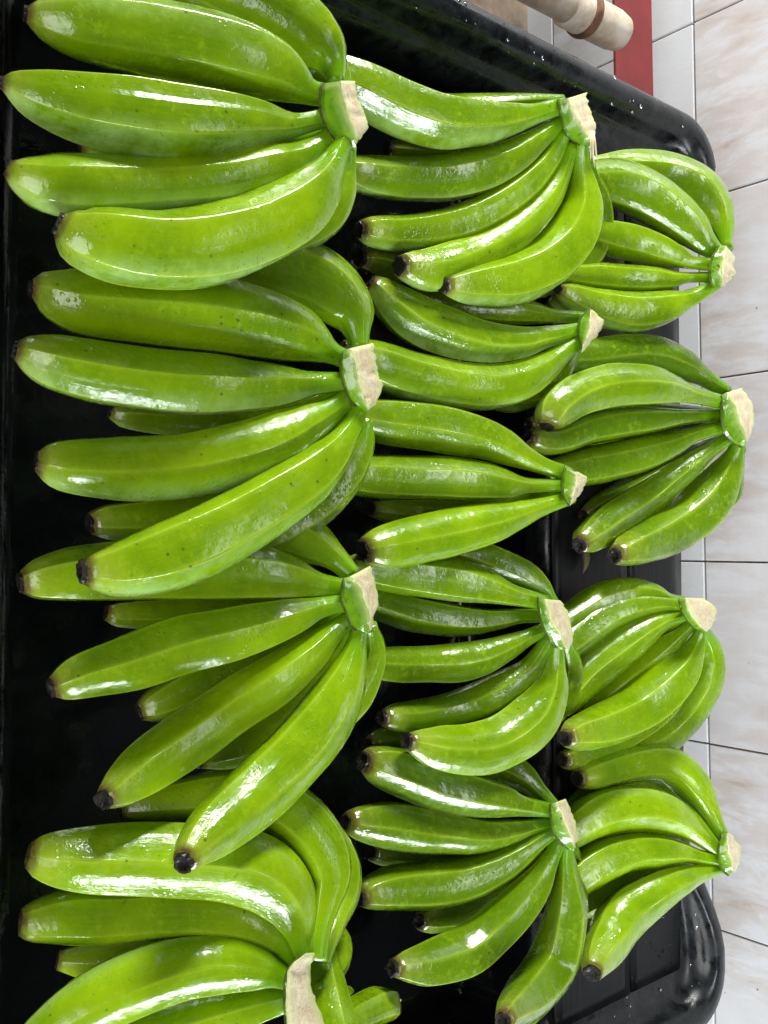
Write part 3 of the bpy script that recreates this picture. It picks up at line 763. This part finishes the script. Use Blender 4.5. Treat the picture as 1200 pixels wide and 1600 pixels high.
 ([(1060,936),(1066,958),(1082,980),(1100,989)], [(1070,934),(1078,958),(1089,973),(1103,988)], [(1101,935),(1119,952),(1117,967),(1108,985)]),
 [(-.012,-.008,.002,n_,[(860,990,12),(885,972,24),(935,943,29),(985,930,27),(1023,931,18),(1043,938,12),(1068,942,10)]),
  (-.004,.0,.0,40,[(868,1026,12),(880,1015,22),(902,996,27),(931,974,28),(965,957,24),(1000,948,18),(1032,945,13),(1068,946,10)]),
  (.0,.0,.0,30,[(868,1115,10),(880,1098,22),(910,1060,30),(940,1034,31),(969,1012,29),(1010,985,22),(1038,970,14),(1070,960,10)]),
  (-.03,-.03,.0,n_,[(905,1120,10),(925,1095,20),(980,1050,24),(1040,1000,18),(1080,970,9)]),
  (.0,.0,.0,20,[(915,1122,10),(930,1104,20),(972,1066,27),(1010,1034,26),(1042,1009,20),(1067,987,12),(1082,972,9)]),
  (.014,.004,.006,56,[(883,1154,13),(896,1148,23),(928,1140,32),(978,1119,37),(1024,1085,39),(1062,1048,32),(1083,1016,18),(1091,996,11),(1095,982,9)], .04),
  (-.008,-.01,.0,n_,[(963,1179,11),(978,1177,19),(997,1171,25),(1030,1150,31),(1064,1113,34),(1094,1068,32),(1109,1031,24),(1109,1006,16),(1100,986,9)]),
  (-.015,-.02,.0,n_,[(879,1187,12),(895,1186,18),(925,1176,22),(980,1145,26),(1040,1095,26),(1090,1010,10)])]),
('hand of arched bananas at the bottom of the right column near the wet tray corner', .122, .200,
 ([(1126,1303),(1122,1325),(1122,1342),(1127,1358),(1138,1369)], [(1136,1302),(1136,1318),(1138,1333),(1143,1347),(1146,1362)], [(1140,1301),(1156,1322),(1157,1333),(1156,1345),(1149,1362)]),
 [(.0,.0,.004,40,[(902,1216,13),(920,1212,22),(947,1204,25),(991,1193,27),(1029,1191,29),(1058,1203,30),(1088,1234,26),(1107,1265,17),(1119,1288,12),(1129,1306,10)]),
  (-.03,-.03,.0,n_,[(880,1270,12),(930,1240,22),(990,1228,25),(1050,1245,22),(1100,1290,13),(1125,1320,9)]),
  (.0,.0,.004,50,[(858,1325,14),(875,1310,25),(923,1276,34),(964,1264,36),(1006,1263,34),(1042,1272,30),(1073,1290,21),(1099,1312,13),(1123,1330,10)]),
  (.0,.0,.002,60,[(850,1420,12),(868,1400,25),(909,1364,34),(948,1341,34),(988,1329,30),(1029,1328,26),(1064,1332,18),(1089,1338,12),(1124,1344,10)]),
  (-.03,-.03,.0,n_,[(900,1430,10),(925,1410,20),(990,1375,24),(1060,1355,18),(1125,1350,8)]),
  (.004,.0,.004,46,[(925,1520,15),(932,1499,26),(950,1468,34),(970,1434,38),(1002,1408,35),(1038,1386,29),(1078,1369,18),(1105,1361,12),(1128,1356,10)], .055)]),
]
roots = []
for i, (lab, zt, zc, cr, fs) in enumerate(HANDS):
    roots.append(hand(i+1, lab, zt, zc, cr, fs))
# frayed fibres hanging from the first middle crown
bm = bmesh.new()
hm = roots[4]
for k, (du, w_) in enumerate(((0, .0016), (5, .0012), (-4, .001))):
    pts = [at(924+du*.5, 205, .204), at(926+du*.8, 225, .206), at(927+du, 245, .203), at(929+du*1.5, 262-k*5, .196)]
    b2 = tube(pts, [w_, w_*.8, w_*.6, w_*.2], 8); me = bpy.data.meshes.new('x'); b2.to_mesh(me); b2.free(); bm.from_mesh(me); bpy.data.meshes.remove(me)
put_under(smooth(obj('frayed_fibre', bm, M_FIBRE)), hm)
# withered bract under the second wall-side hand
pts = [at(915, 858, .115), at(916, 872, .116), at(915, 884, .117), at(911, 896, .117)]
put_under(smooth(obj('withered_bract', tube(pts, [.004, .004, .0025, .0004], 8), M_LEAF)), roots[10])
for l in LENGTHS: print('LEN', *l)
print('tris', sum(len(o.data.polygons) for o in C.objects if o.type == 'MESH')*2)
